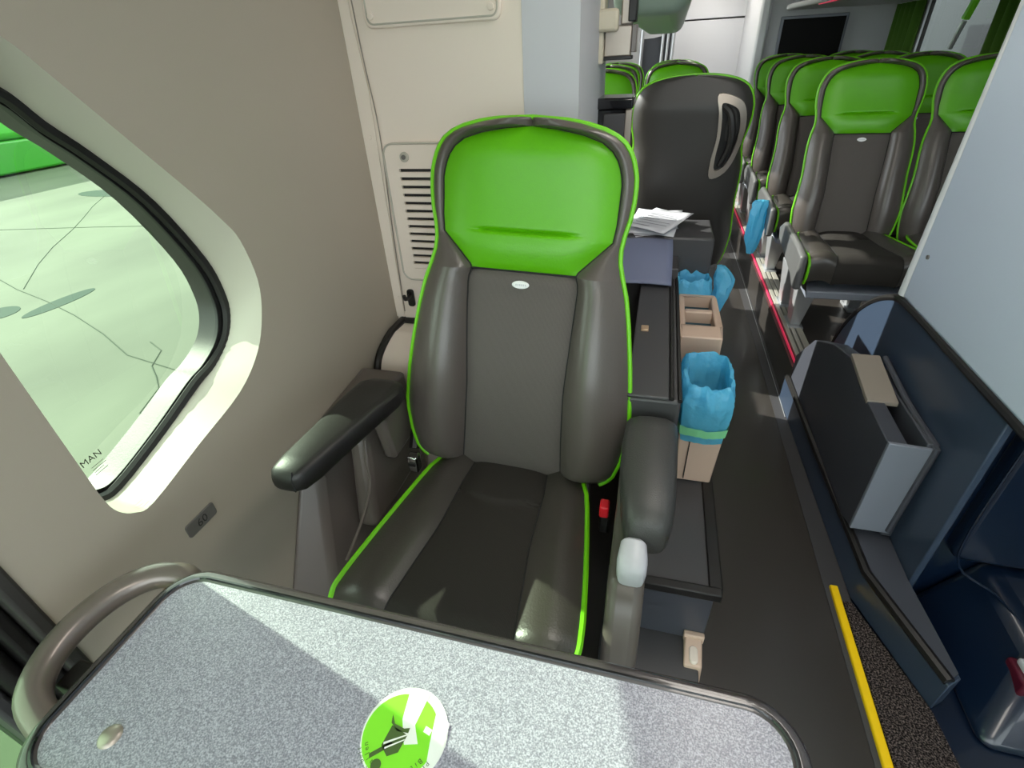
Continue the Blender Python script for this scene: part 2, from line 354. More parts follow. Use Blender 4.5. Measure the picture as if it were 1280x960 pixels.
def screw(x, y, z, parent, r=.006):
    link('screw', Mb().disc((x, y, z), r, 'y', 14, h=.006), M['cream'], parent, bevel=.001)
for x, z in ((-.742, -.160), (-.744, -.615), (-.742, .2)): screw(x, 1.316, z, bh)
# hatch plate, vent grille with its slats
hp = thing('hatch_cover', 'cream hatch cover with two screws at the top of the wall panel', 'cover', (-.53, 1.32, .08))
pl = rrect(-.698, -.366, .07, .45, .018)
link('plate', Mb().prism(pl, 'y', 1.309, 1.320), M['cream'], hp, bevel=.003)
link('rim', Mb().tube([(x, 1.309, z) for x, z in rrect(-.690, -.374, .078, .442, .015)], .0022, 6, closed=True), M['reveal'], hp)
for x in (-.680, -.388):
    for z in (.094, .42): screw(x, 1.307, z, hp, .0075)
vg = thing('vent_grille', 'cream vent grille with dark slots behind the green headrest', 'vent', (-.6, 1.32, -.54))
link('backing', Mb().box(-.672, -.46, 1.3165, 1.3195, -.52, -.225), M['black'], vg)
link('plate', Mb().box(-.705,-.669,1.308,1.319,-.545,-.178).box(-.455,-.42,1.308,1.319,-.545,-.178).box(-.669,-.455,1.308,1.319,-.2365,-.178).box(-.669,-.455,1.308,1.319,-.545,-.513), M['cream'], vg)
for k in range(13):
    z = -.2365-.0212*k
    link('slat', Mb().box(-.669, -.455, 1.308, 1.317, z-.0212, z-.0085), M['cream'], vg)
link('rim', Mb().tube([(x, 1.308, z) for x, z in rrect(-.708, -.417, -.548, -.175, .03)], .0028, 6, closed=True), M['reveal'], vg)
lk = link('lock', Mb().disc((-.647, 1.305, -.207), .0125, 'y', 20, h=.008), M['reveal'], vg, bevel=.002)
link('keyhole', Mb().disc((-.647, 1.300, -.207), .006, 'y', 12, h=.003), M['tag'], lk)
hk = thing('coat_hook', 'small dark hook low on the cream wall panel beside the seat', 'hook', (-.70, 1.30, -.61))
link('plate', Mb().prism(rrect(-.712, -.690, -.640, -.585, .008), 'y', 1.310, 1.319), M['black'], hk, bevel=.002)
link('arm', Mb().tube([(-.70,1.312,-.60),(-.70,1.290,-.606),(-.70,1.275,-.60),(-.70,1.270,-.588)], .006, 8), M['black'], hk)
# moulded housing on the left wall beside the cushion
sh = thing('side_housing', 'grey brown moulded plastic housing on the wall beside the seat cushion', 'housing', (-.70, .75, -1.32))
link('body', Mb().hexa([(-.762,.42,-1.318),(-.64,.52,-1.318),(-.615,1.09,-1.318),(-.762,1.09,-1.318),(-.762,.76,-.74),(-.735,.78,-.74),(-.625,1.07,-.72),(-.762,1.07,-.72)]), M['bronze'], sh, bevel=.05, seg=6)
link('panel', Mb().hexa([(-.66,.74,-1.0),(-.598,.74,-1.0),(-.598,1.04,-1.0),(-.66,1.04,-1.0),(-.66,.80,-.735),(-.612,.80,-.755),(-.612,1.02,-.735),(-.66,1.02,-.72)]), M['bronze'], sh, bevel=.02, seg=4)
link('rib', Mb().tube(catmull([(-.612,.80,-.75),(-.604,.775,-.80),(-.600,.758,-.86),(-.604,.70,-.92),(-.612,.62,-.97)], 5, closed=False), .004, 8), M['bronze'], sh)
# number tag on the wall
tg = thing('number_tag', 'small grey wall tag with the number 60 under the window', 'sign', (LX, .47, -.70))
link('plate', Mb().prism(rrect(.434, .501, -.714, -.684, .006), 'x', LX, LX+.003), M['tag'], tg, bevel=.001)
link('digits', text_mb('60', .024, (LX+.0032, .468, -.700), (0,1,0), (0,0,1), .0004), M['tagink'], tg, smooth=False, fixn=False)

# ------------------------------------------------------------ seats
HW = [(0,.222),(.012,.238),(.03,.250),(.07,.262),(.15,.272),(.25,.262),(.32,.252),(.40,.238),(.455,.226),(.50,.211),(.525,.204),(.55,.2015),(.58,.205),(.615,.2125),(.65,.2155),(.685,.2145),(.715,.207),(.735,.197),(.75,.185),(.762,.168),(.772,.145),(.78,.115),(.786,.08),(.79,.035),(.7905,.004)]
BW = [(0,.126),(.1,.120),(.23,.115),(.42,.122),(.47,.123),(.492,.116),(.500,.120),(.565,.184),(.60,.188),(.68,.188),(.715,.178),(.735,.163),(.75,.142),(.762,.105),(.770,.06),(.775,.0)]
ROWS = [0,.006,.015,.03,.05,.075,.1,.13,.16,.19,.22,.25,.28,.31,.34,.37,.40,.42,.435,.445,.46,.475,.485,.4915]
ROWS2 = [.4925,.5,.51,.525,.54,.553,.56,.565,.568,.571,.573,.575,.577,.579,.582,.585,.59,.60,.615,.63,.645,.66,.675,.69,.705,.72,.735,.745,.75,.756,.762,.766,.770,.7725,.775]
ROWS3 = ROWS+ROWS2+[.778,.781,.784,.787,.789,.7905]
def build_seat(name, label, S, h, legs, detail=True, backhandle=False, k=1.0, lift=0.0, thick=1.0):
    root = thing(name, label, 'seat', (0,0,-ZF))
    ORG[root.name] = (0,0,0)
    HWt = [(v, x*(k+(1-k)*max(0, min(1, (v-.30)/.2)))) for v, x in HW]; BWt = [(v, x*(1-.4*(1-k)) if v < .49 else x) for v, x in BW]
    vd = Vector((0,.228,.9737)); nn = Vector((0,-.9737,.228))
    def B(x, v, d): return Vector((x, 0, h/S))*S + (vd*v+nn*d)*S + Vector((x*S-x*S, 0, 0))
    def Bp(x, v, d): p = (vd*v+nn*d)*S; return (x*S, p.y, p.z+h)
    def lum(v): return .018*math.sin(PI*min(1, v/.5)) if v < .5 else -.012*math.sin(PI*min(1, (v-.5)/.29))
    def edge(v): return min(1, (v/.03))**.5
    def dside(x, v):
        b = lerp(BWt, v); w = lerp(HWt, v); wd = max(w-b, 1e-4); t = max(0, min(1, (abs(x)-b)/wd))
        amp = min(.052, .36*wd) if v < .5 else min(.03, .36*wd)
        return lum(v)+amp*math.sin(PI*t**.8)**.8*edge(v)+.004*(1-t)
    def dcen(x, v):
        b = max(lerp(BWt, v), 1e-4); t = min(1, abs(x)/b)
        if v < .492:
            d = lum(v)+.004+.010*(1-t**6)*edge(v)-.007*math.exp(-((v-.44)/.004)**2)
            d -= .010*math.exp(-((v-.4915)/.006)**2)
        else:
            k = min(1, (v-.492)/.05)*min(1, (.776-v)/.05)
            d = lum(v)+.004+.024*(1-t**4)*max(0, k)**.6
            d -= .009*math.exp(-((v-.575)/.0035)**2)*(1/(1+math.exp((abs(x)-.10)/.006)))
        return d
    nx = 28
    def patch(rows, x0, x1, dfn, n, name, m):
        mb = Mb(); vs = []; fs = []
        for v in rows:
            a, b = x0(v), x1(v)
            for i in range(n+1):
                x = a+(b-a)*i/n; vs.append(Bp(x, v, dfn(x, v)))
        for j in range(len(rows)-1):
            for i in range(n): q = j*(n+1)+i; fs.append((q, q+1, q+n+2, q+n+1))
        mb.add(vs, fs); return link(name, mb, m, root, shift=False)
    bw = lambda v: lerp(BWt, v); hw = lambda v: lerp(HWt, v)
    patch(ROWS, lambda v: -bw(v), bw, dcen, nx, 'backrest_panel', M['fabric'])
    patch(ROWS2, lambda v: -bw(v), bw, dcen, nx, 'headrest_pad', M['green'])
    patch(ROWS3, bw, hw, dside, 10, 'side_bolster', M['leather'])
    patch(ROWS3, lambda v: -hw(v), lambda v: -bw(v), dside, 10, 'side_bolster', M['leather'])
    def dsh(x, v):
        a = min(1, abs(x)/max(hw(v), 1e-4)); T = lerp([(0,.0),(.03,.075),(.3,.10),(.5,.085),(.70,.06),(.79,.018)], v)
        return -T*(1-a**5)**.5+lum(v)*(a**4)
    patch(ROWS3, lambda v: -hw(v), hw, dsh, 22, 'back_shell', M['shell'])
    rr = [v for v in ROWS3 if v <= .7871]; path = [(-hw(v), v) for v in rr]+[(0, .7905)]+[(hw(v), v) for v in reversed(rr)]
    link('piping', Mb().tube([Bp(x, v, lum(v)+.002) for x, v in path], .0052*S, 7), M['pipe'], root, shift=False)
    if detail:
        for sx in (-1, 1):
            link('seam', Mb().tube([Bp(sx*(bw(v)), v, lum(v)+.0055) for v in ROWS3 if v < .775], .0017*S, 5), M['seam'], root, shift=False)
        link('seam', Mb().tube([Bp(-.118+.236*i/8, .492, lum(.49)+.006) for i in range(9)], .0022*S, 5), M['seam'], root, shift=False)
    # oval badge
    mb = Mb(); c = Vector(Bp(0, .466, dcen(0, .466)+.003)); n = 24
    def ring(r1, r2, dd): return [c+Vector((r1*S*math.cos(2*PI*k/n), 0, 0))+vd*(r2*S*math.sin(2*PI*k/n))+nn*dd for k in range(n)]
    A, Bq, Cq = ring(.019, .0085, -.002), ring(.019, .0085, .0005), ring(.017, .0068, .002)
    mb.add(A+Bq+Cq, [(i,(i+1)%n,n+(i+1)%n,n+i) for i in range(n)]+[(n+i,n+(i+1)%n,2*n+(i+1)%n,2*n+i) for i in range(n)]+[tuple(range(2*n,3*n))])
    bd = link('badge', mb, M['logo'], root, shift=False)
    if detail:
        mb = Mb()
        for k in range(6):
            a = c+Vector(((-.0105+.0042*k)*S,0,0))+nn*.0024
            q = .0022*S; mb.add([a-vd*q, a-vd*q+Vector((.0026,0,0)), a+vd*q+Vector((.0026,0,0)), a+vd*q], [(0,1,2,3)])
        link('badge_print', mb, M['logoink'], bd, shift=False, smooth=False, fixn=False)
    # cushion: q runs from the rear edge to the front, then over the nose and down
    CW = [(q_, x_*(k if k == 1 else .82)) for q_, x_ in [(0,.175),(.012,.205),(.035,.226),(.07,.240),(.12,.250),(.2,.262),(.3,.275),(.40,.285),(.45,.286),(.50,.275)]]
    CB = [(q_, x_*(k if k == 1 else .82)) for q_, x_ in [(0,.112),(.1,.122),(.25,.124),(.35,.136),(.50,.152)]]
    qs = [0,.004,.012,.02,.035,.05,.07,.085,.1,.115,.125,.13,.135,.14,.145,.15,.16,.18,.2,.23,.26,.29,.32,.35,.38,.41,.43,.445]
    def cz(q): return .004+.03*(q/.45)**1.5
    def Cp(x, q, d, drop=0):
        z = cz(min(q, .445)); y = -(q)
        return Vector((x, y, z))*S+Vector((0, .02*S, h+lift)) + Vector((0,0,1))*d*S
    nose = []
    for k in range(1, 9):
        a = PI/2*k/8; nose.append((.445+.045*math.sin(a), -.045*(1-math.cos(a))))
    nose += [(.492, -.08*thick), (.49, -.12*thick), (.482, -.15*thick)]
    allr = [(q, 0) for q in qs]+nose
    def cd_side(x, q):
        b = lerp(CB, q); wv = lerp(CW, q); t = max(0, min(1, (abs(x)-b)/max(1e-4, wv-b)))
        return .018*math.sin(PI*t**.9)+.0 if q > .01 else 0
    def cd_cen(x, q):
        b = lerp(CB, q); t = abs(x)/b
        qa = .125+.030*(1-min(1, t)**2)
        return .006*(1-t**4)*min(1, q/.02)-.007*math.exp(-((q-qa)/.004)**2)+(.006 if q < qa else 0)*(1-t**4)
    def cpatch(x0, x1, dfn, n, name, m):
        vs = []; fs = []
        for q, dz in allr:
            a, b = x0(q), x1(q)
            for i in range(n+1):
                x = a+(b-a)*i/n; vs.append(Cp(x, q, dfn(x, min(q, .445))+dz))
        for j in range(len(allr)-1):
            for i in range(n): k = j*(n+1)+i; fs.append((k, k+1, k+n+2, k+n+1))
        return link(name, Mb().add(vs, fs), m, root, shift=False)
    cb = lambda q: lerp(CB, q); cw = lambda q: lerp(CW, q)
    cpatch(lambda q: -cb(q), cb, cd_cen, 12, 'cushion_panel', M['fabric_shade'])
    cpatch(cb, cw, cd_side, 8, 'cushion_side', M['leather_shade'])
    cpatch(lambda q: -cw(q), lambda q: -cb(q), cd_side, 8, 'cushion_side', M['leather_shade'])
    if detail:
        for sx in (-1, 1):
            link('seam', Mb().tube([Cp(sx*cb(q), q, dz+.001) for q, dz in allr[3:]], .0016*S, 5), M['seam'], root, shift=False)
    for sx in (-1, 1):
        link('piping', Mb().tube([Cp(sx*cw(q), q, dz+.001) for q, dz in allr[2:]], .006*S, 7), M['pipe'], root, shift=False)
        mb = Mb(); vs = []
        for q, dz in allr:
            p = Cp(sx*cw(q), q, dz); vs += [p, Vector((p.x*.97, p.y, min(p.z, h+lift-.06*S))), Vector((p.x*.93, p.y, h+lift-.15*S*thick))]
        fs = [(3*j+i, 3*j+i+1, 3*j+i+4, 3*j+i+3) for j in range(len(allr)-1) for i in (0, 1)]
        link('cushion_skirt', mb.add(vs, fs), M['leather_shade'], root, shift=False)
    link('seat_pan', Mb().prism([(-.205*S,-.46*S),(.205*S,-.46*S),(.19*S,.03*S),(-.19*S,.03*S)], 'z', h+lift-.15*S*thick-.035, h+lift-.15*S*thick), M['slate2'] if legs == 'rail' else M['seatplastic'], root, shift=False, bevel=.006)
    link('recliner', Mb().box(-.20*S, .20*S, .0, .07*S, h-.12*S, h+.03*S), M['seatplastic'], root, shift=False, bevel=.01)
    if legs == 'rail':
        for y0 in (-.24, .0):
            for x in (-.155, .155):
                link('leg', Mb().hexa([(x-.02,y0-.02,.012),(x+.025,y0-.02,.012),(x+.025,y0+.05,.012),(x-.02,y0+.05,.012),
                                       (x-.04,y0-.06,h+lift-.15*S*thick-.03),(x+.05,y0-.06,h+lift-.15*S*thick-.03),(x+.05,y0+.08,h+lift-.15*S*thick-.03),(x-.04,y0+.08,h+lift-.15*S*thick-.03)]), M['silver'], root, shift=False, bevel=.004)
                link('foot', Mb().box(x-.03, x+.035, y0-.05, y0+.08, 0, .014), M['silver'], root, shift=False, bevel=.003)
        # side cover at the aisle
        sx = -.237*S
        link('side_cover', Mb().prism([(-.475,h-.055),(-.44,h-.065),(-.36,h-.03),(-.02,h+.02),(.02,h+.07),(-.05,h+.11),(-.36,h+.10),(-.465,h+.085)], 'x', sx-.034, sx-.004), M['seatplastic'], root, shift=False, bevel=.012, seg=3)
    elif legs == 'pedestal':
        link('pedestal', Mb().hexa([(-.20,-.38,0),(.20,-.38,0),(.20,.02,0),(-.20,.02,0),(-.14,-.34,h+lift-.15*S*thick-.03),(.14,-.34,h+lift-.15*S*thick-.03),(.14,.02,h+lift-.15*S*thick-.03),(-.14,.02,h+lift-.15*S*thick-.03)]), M['seatplastic'], root, shift=False, bevel=.015)
    if backhandle:
        # handle frame on the aisle side of the shell (local -x after the half turn shows at the right)
        out = catmull([(-.085,.74),(-.155,.725),(-.185,.69),(-.196,.62),(-.185,.54),(-.150,.475),(-.098,.455),(-.092,.52),(-.100,.60),(-.094,.68)], 4)
        cc = (sum(a for a, b in out)/len(out), sum(b for a, b in out)/len(out))
        off = -.03
        A = [Bp(x, v, dsh(x, v)-.004) for x, v in out]; A2 = [Bp(x, v, dsh(x, v)-.012) for x, v in out]
        inn = [(cc[0]+(x-cc[0])*.66, cc[1]+(v-cc[1])*.80) for x, v in out]
        I2 = [Bp(x, v, dsh(x, v)-.012) for x, v in inn]; I1 = [Bp(x, v, dsh(x, v)-.002) for x, v in inn]
        hf = link('handle_frame', Mb().loft(A, A2).loft(A2, I2).loft(I2, I1), M['satin'], root, shift=False)
        link('handle_well', Mb().add(I1, [tuple(range(len(I1)))]), M['black'], hf, shift=False, smooth=False)
        link('handle_grip', Mb().tube(catmull([Bp(-.112,.70,dsh(-.112,.70)-.006),Bp(-.135,.68,dsh(-.135,.68)-.020),Bp(-.150,.62,dsh(-.150,.62)-.026),Bp(-.148,.56,dsh(-.148,.56)-.024),Bp(-.130,.50,dsh(-.13,.5)-.006)], 5, closed=False), .012, 8), M['black'], hf, shift=False)
    return root

near = build_seat('coach_seat', 'large single lime and charcoal seat facing the table', 1.0, .45, 'pedestal')
near.location = (-.302, .90, 0); near.rotation_euler = (0, math.radians(2.6), 0)
def npart(name, mb, m, **k):
    """part of the near seat given in eye-relative world coordinates"""
    R = Matrix.Translation((-.302,.90,0)) @ Matrix.Rotation(math.radians(2.6), 4, 'Y'); Ri = R.inverted()
    mb.v = [tuple(Ri @ Vector((x, y, z+ZF))) for x, y, z in mb.v]
    return link(name, mb, m, k.pop('parent', near), shift=False, **k)
# left armrest: padded bar hinged beside the backrest
def pad(stations, n=16):
    """stations: (x, y, z, half width, half height) along the bar; closed pillow shape"""
    mb = Mb(); vs = []; fs = []
    for x, y, z, a, b in stations:
        for k in range(n):
            q = 2*PI*k/n; cx = math.copysign(abs(math.cos(q))**.6, math.cos(q)); sz = math.copysign(abs(math.sin(q))**.6, math.sin(q))
            vs.append((x+a*cx, y, z+b*sz))
    N = len(stations)
    fs = [(i*n+k, i*n+(k+1)%n, (i+1)*n+(k+1)%n, (i+1)*n+k) for i in range(N-1) for k in range(n)]+[tuple(range(n)), tuple((N-1)*n+k for k in range(n))]
    return mb.add(vs, fs)
la = npart('armrest', pad([(-.585,.512,-.618,.010,.008),(-.584,.516,-.616,.026,.018),(-.582,.528,-.614,.036,.025),(-.578,.56,-.614,.041,.028),(-.572,.65,-.618,.047,.028),(-.566,.74,-.622,.055,.028),(-.560,.80,-.624,.060,.027),(-.558,.832,-.624,.058,.026),(-.557,.850,-.624,.047,.021),(-.557,.858,-.624,.02,.012)]), M['black'])
npart('armrest_seam', Mb().tube([(-.566+.0,.521,-.590),(-.566,.5135,-.606),(-.566,.515,-.632)], .0015, 5), M['seam'], parent=la)
npart('armrest_bracket', Mb().hexa([(-.60,.84,-.84),(-.565,.84,-.84),(-.565,.98,-.84),(-.60,.98,-.84),(-.59,.80,-.64),(-.555,.80,-.64),(-.555,.90,-.64),(-.59,.90,-.64)]), M['bronze'], bevel=.01)
# right armrest: thick grey upholstered, pale lever at its end, side cover below
npart('armrest', pad([(.046,.612,-.728,.020,.012),(.046,.616,-.723,.032,.030),(.046,.628,-.718,.039,.041),(.046,.65,-.714,.044,.048),(.045,.69,-.710,.050,.051),(.043,.77,-.707,.055,.051),(.043,.85,-.705,.057,.050),(.044,.895,-.705,.056,.048),(.044,.908,-.705,.048,.040)]), M['armgrey'])
kb = npart('recline_lever', pad([(.026,.548,-.750,.012,.010),(.026,.551,-.748,.021,.019),(.026,.560,-.742,.025,.024),(.026,.578,-.737,.026,.025),(.026,.604,-.732,.023,.023),(.026,.612,-.73,.017,.016)]), M['knob'])
npart('side_cover', Mb().prism(catmull([(.90,-.78),(.62,-.775),(.56,-.78),(.515,-.84),(.490,-.92),(.485,-1.0),(.53,-1.06),(.90,-1.06)], 3), 'x', -.012, .052), M['bronze'], bevel=.018, seg=4)
bk = npart('belt_buckle', Mb().box(-.046, -.024, .770, .792, -.90, -.832), M['black'], bevel=.004)
npart('release_button', Mb().box(-.047, -.027, .762, .790, -.845, -.812), M['red'], bevel=.004, parent=bk)
an = npart('belt_anchor', Mb().box(-.548, -.520, .858, .884, -.895, -.845), M['chrome'], bevel=.004)
npart('belt_slot', Mb().box(-.543, -.525, .855, .859, -.872, -.862), M['black'], parent=an)
npart('belt_strap', Mb().tube([(-.480,1.17,-.27),(-.505,1.14,-.40),(-.540,1.10,-.56),(-.565,1.03,-.72),(-.545,.90,-.85)], .014, 8), M['black'])

# right-hand rows on the podium
SR = .96
rowY = [2.86, 3.60, 4.30, 4.92]
proto = build_seat('coach_seat', 'front aisle seat of the green rows on the raised podium', SR, .33, 'rail', k=.855, lift=.045, thick=.8)
names = ['front row', 'second row', 'third row', 'last row']
first = True
for r, y in enumerate(rowY):
    for k, x in enumerate((.862, 1.312)):
        o = proto if first else copy_tree(proto); first = False
        if k:
            for ch in list(o.children):
                if ch.name.startswith('side_cover'): bpy.data.objects.remove(ch)
        o.location = (x, y-.18, ZF-1.15); o['group'] = 'green headed seats in rows on the podium'
        o['label'] = ['aisle seat of the %s on the raised podium, lime headrest and silver legs', 'window seat of the %s on the raised podium, lime headrest'][k] % names[r]
# left-hand seats beyond the cabinet
bs = build_seat('coach_seat', 'seat with its dark back shell and grab handle turned to the camera', SR, .50, 'pedestal', backhandle=True, k=.87)
bs.location = (.096, 2.30, 0); bs.rotation_euler = (0, 0, PI)
lf = build_seat('coach_seat', 'green headrest just behind the dark seat shell, facing it', SR, .50, 'pedestal', detail=False, k=.855)
lf.location = (.062, 3.95, 0); lf['group'] = 'green seats left of the aisle facing the camera'
for x, y, lb in ((-.36, 3.10, 'green seat seen in the gap between wall panel and black box'), (-.39, 3.95, 'window side seat of the second row left of the aisle'), (.062, 4.65, 'seat of the rearmost row left of the aisle, aisle side'), (-.39, 4.65, 'window side seat of the rearmost row left of the aisle')):
    o = copy_tree(lf); o.location = (x, y, 0); o['label'] = lb

# seat rail with pink strip on the podium edge
rl = thing('seat_rail', 'silver seat rail with pink strip along the podium edge', 'rail', (.70, 3.5, -1.15))
link('pink_strip', Mb().box(.6455, .652, 2.04, 5.2, -1.150, -1.140), M['pink'], rl)
link('rail_profile', Mb().box(.660, .678, 2.04, 5.2, -1.15, -1.138).box(.686, .702, 2.04, 5.2, -1.15, -1.138).box(.710, .735, 2.04, 5.2, -1.15, -1.138), M['alu'], rl, bevel=.001)
link('rail_bed', Mb().box(.660, .735, 2.04, 5.2, -1.15, -1.146), M['seatplastic'], rl)
link('end_cap', Mb().box(.655, .745, 2.01, 2.04, -1.165, -1.132), M['tan'], rl, bevel=.003)
struct(link('trim_3', Mb().box(.636, .645, 2.03, 5.4, -1.32, -1.155), M['floor']))
struct(link('trim_4', Mb().tube([(.622, 1.9, -1.317), (.625, 3.5, -1.317), (.612, 5.3, -1.317)], .0015, 6), M['silver']))

# ------------------------------------------------------------ stair / driver partition on the right
pt = sthing('wall_partition', (.78, 1.3, -1.32))
link('upper_panel', Mb().prism([(-.95,-.665),(1.655,-.665),(1.655,.56),(-.95,.56)], 'x', .752, .80), M['blueish'], pt, bevel=.012, seg=3)
link('end_post', Mb().tube([(.770, 1.668, -.66), (.785, 1.66, .56)], .024, 10), M['white'], pt)
screw_p = link('screw', Mb().disc((.750, 1.60, -.52), .006, 'x', 12, h=.004), M['tag'], pt)
bp = catmull([(1.045,-1.24),(1.045,-.67)], 1, False)
topc = catmull([(1.045,-.672),(1.30,-.672),(1.62,-.672),(1.74,-.70),(1.86,-.775),(1.96,-.88),(2.03,-1.0),(2.06,-1.13)], 4, closed=False)
link('lower_panel', Mb().prism([(2.06,-1.32),(1.045,-1.32)]+topc, 'x', .752, .768), M['navy'], pt, bevel=.003)
link('rubber_edge', Mb().tube([(.757, y, z) for y, z in [(.80, -.672)]+topc], .011, 8), M['black'], pt)
# storage box standing proud of the navy panel
ab = thing('storage_box', 'slate grey box with silver front edge and pocket set against the navy panel', 'box', (.69, 1.5, -1.32))
a0, a1 = .640, .752
link('body', Mb().prism([(1.19,-1.18),(1.19,-.870),(1.385,-.862),(1.385,-.875),(1.56,-.83),(1.72,-.87),(1.90,-.95),(2.05,-1.10),(2.05,-1.20),(1.25,-1.20)], 'x', a0, a0+.045), M['slate'], ab, bevel=.003)
link('back_wall', Mb().box(a0+.085, a1, 1.19, 1.56, -1.20, -.860), M['slate'], ab, bevel=.003)
link('pocket_floor', Mb().box(a0+.045, a0+.085, 1.20, 1.56, -1.20, -.93), M['gloss'], ab)
link('top_plate', Mb().hexa([(a0-.001,1.365,-.872),(a1-.035,1.365,-.872),(a1-.035,1.565,-.832),(a0-.001,1.565,-.832),(a0-.001,1.365,-.858),(a1-.035,1.365,-.858),(a1-.035,1.565,-.818),(a0-.001,1.565,-.818)]), M['tan'], ab, bevel=.002)
link('front_plate', Mb().hexa([(a0-.001,1.180,-1.18),(a1-.012,1.180,-1.18),(a1-.012,1.192,-1.18),(a0-.001,1.192,-1.18),(a0-.001,1.180,-.866),(a1-.012,1.180,-.872),(a1-.012,1.192,-.872),(a0-.001,1.192,-.866)]), M['slate2'], ab, bevel=.002)
link('pocket_rim', Mb().tube([(a1-.02,1.18,-1.17),(a1-.010,1.178,-.866),(a1-.016,1.38,-.852),(a1-.022,1.56,-.822)], .008, 8), M['slate'], ab)
# plinth with black rubber top edge
pn = thing('plinth', 'angled slate grey plinth with black top edge beside the carpet', 'plinth', (.7, 1.2, -1.32))
PL = [(.622,2.05),(.645,1.05),(.742,.775),(.775,.80),(.752,1.045),(.752,2.05)]
link('body', Mb().prism(PL, 'z', -1.318, -1.215), M['navy'], pn, bevel=.003)
link('top_sheet', Mb().prism([(.625,2.04),(.648,1.05),(.742,.785),(.768,.805),(.75,1.045),(.75,2.04)], 'z', -1.215, -1.205), M['slate'], pn)
link('black_edge', Mb().tube([(.632,2.05,-1.208),(.640,1.55,-1.208),(.655,1.05,-1.210),(.745,.785,-1.212)], .013, 8), M['black'], pn)
# carpet mat and yellow nosing
link_c = link('carpet_mat', Mb().prism([(.622,1.03),(.645,1.03),(.742,.77),(.762,.60),(.80,.2),(.80,-.4),(.622,-.4)], 'z', -1.325, -1.312), M['carpet'], bevel=.003)
tag(link_c, 'black speckled carpet mat between yellow strip and navy moulding', 'mat')
yn = link('step_edging', Mb().box(.598, .619, -.4, 1.075, -1.322, -1.308), M['yellow'], bevel=.004, seg=3)
tag(yn, 'bright yellow edging strip along the aisle floor', 'strip')
# navy driver-side moulding
nm = thing('driver_console', 'deep navy moulded console in the lower right corner', 'console', (1.1, .95, -1.32))
link('side_wall', Mb().box(.79, 1.64, 1.10, 1.14, -1.32, -.60), M['navy2'], nm, bevel=.01)
link('raised_panel', Mb().prism(rrect(.815, 1.20, -1.12, -.62, .03), 'y', 1.06, 1.11), M['navy2'], nm, bevel=.015, seg=4)
link('lower_body', Mb().hexa([(.80,.70,-1.325),(1.6,.70,-1.325),(1.6,1.10,-1.325),(.80,1.10,-1.325),(.93,.86,-1.17),(1.6,.86,-1.17),(1.6,1.10,-1.13),(.90,1.10,-1.13)]), M['navy2'], nm, bevel=.03, seg=4)
link('moulding_edge', Mb().tube(catmull([(.815,1.055,-.70),(.812,1.052,-1.0),(.83,1.04,-1.12),(.90,1.0,-1.15),(.94,.93,-1.165),(1.02,.86,-1.175)], 5, closed=False), .003, 6), M['navy2'], nm)
lb = thing('latch_box', 'small white latch with a modelled maroon reflection at the right edge of the photo', 'latch', (.92, .84, -1.2))
link('base', Mb().box(.885, .99, .80, .87, -1.24, -1.195), M['redreflect'], lb, bevel=.006)  # maroon block stands in for a reflection on the navy moulding
link('cover', Mb().box(.895, .955, .83, .86, -1.197, -1.180), M['knob'], lb, bevel=.004)

# ------------------------------------------------------------ table
tb = thing('folding_table', 'speckled grey table with rounded dark rim in the foreground', 'table', (-.2, .2, -1.32))
def tpoly(g): return rrect(-.608+g, .205-g, .062+g, .322-g, .055-g, 8)
link('table_top', Mb().prism(tpoly(.014), 'z', -.628, -.600), M['laminate'], tb)
link('rim', Mb().tube([(x, y, -.6085) for x, y in tpoly(.007)], .0125, 10, closed=True), M['rim'], tb)
link('rim_bead', Mb().tube([(x, y, -.5975) for x, y in tpoly(.0105)], .0025, 6, closed=True), M['gloss'], tb)
link('handle', Mb().tube(catmull([(-.585,.300,-.625),(-.605,.312,-.612),(-.640,.300,-.603),(-.668,.265,-.600),(-.680,.215,-.600),(-.672,.165,-.602),(-.645,.128,-.606),(-.600,.110,-.620),(-.57,.108,-.63)], 5, closed=False), .0185, 12), M['tube'], tb)
link('hinge_strip', Mb().box(-.632, -.610, .175, .30, -.640, -.622), M['gold'], tb, bevel=.002)
link('hinge_block', Mb().box(-.655, -.606, .150, .185, -.660, -.620), M['black'], tb, bevel=.004)
link('rivet', Mb().grid(lambda u, v: (-.515+.0125*v*math.cos(2*PI*u), .119+.0125*v*math.sin(2*PI*u), -.600+.005*(1-v*v)**.5), 24, 6), M['satin'], tb)
link('leg', Mb().box(-.22, -.16, .09, .15, -1.318, -.628), M['cabinet'], tb, bevel=.006)
stk = thing('round_sticker', 'round lime and white seat belt sticker on the table top', 'sticker', (-.2, .198, -.6))
link('disc', Mb().disc((-.2, .198, -.5994), .0465, 'z', 40, h=.0012), M['stickw'], stk)
c0 = (-.204, .196); link('green_field', Mb().disc((c0[0], c0[1], -.5986), .0405, 'z', 40, h=.0006), M['stick'], stk)
def flat(name, polys, m, z):
    mb = Mb()
    for p in polys: mb.add([(-.2+a, .198+b, z) for a, b in p], [tuple(range(len(p)))])
    return link(name, mb, m, stk, smooth=False, fixn=False)
flat('white_patch', [[(-.012,.044),(.012,.045),(.008,.010),(.018,-.006),(.004,-.010),(-.008,.012)],[(.026,.026),(.044,.020),(.045,-.008),(.034,-.022),(.030,-.002)],[(.02,.012),(.028,.010),(.027,.004),(.019,.006)]], M['stickw'], -.5980)
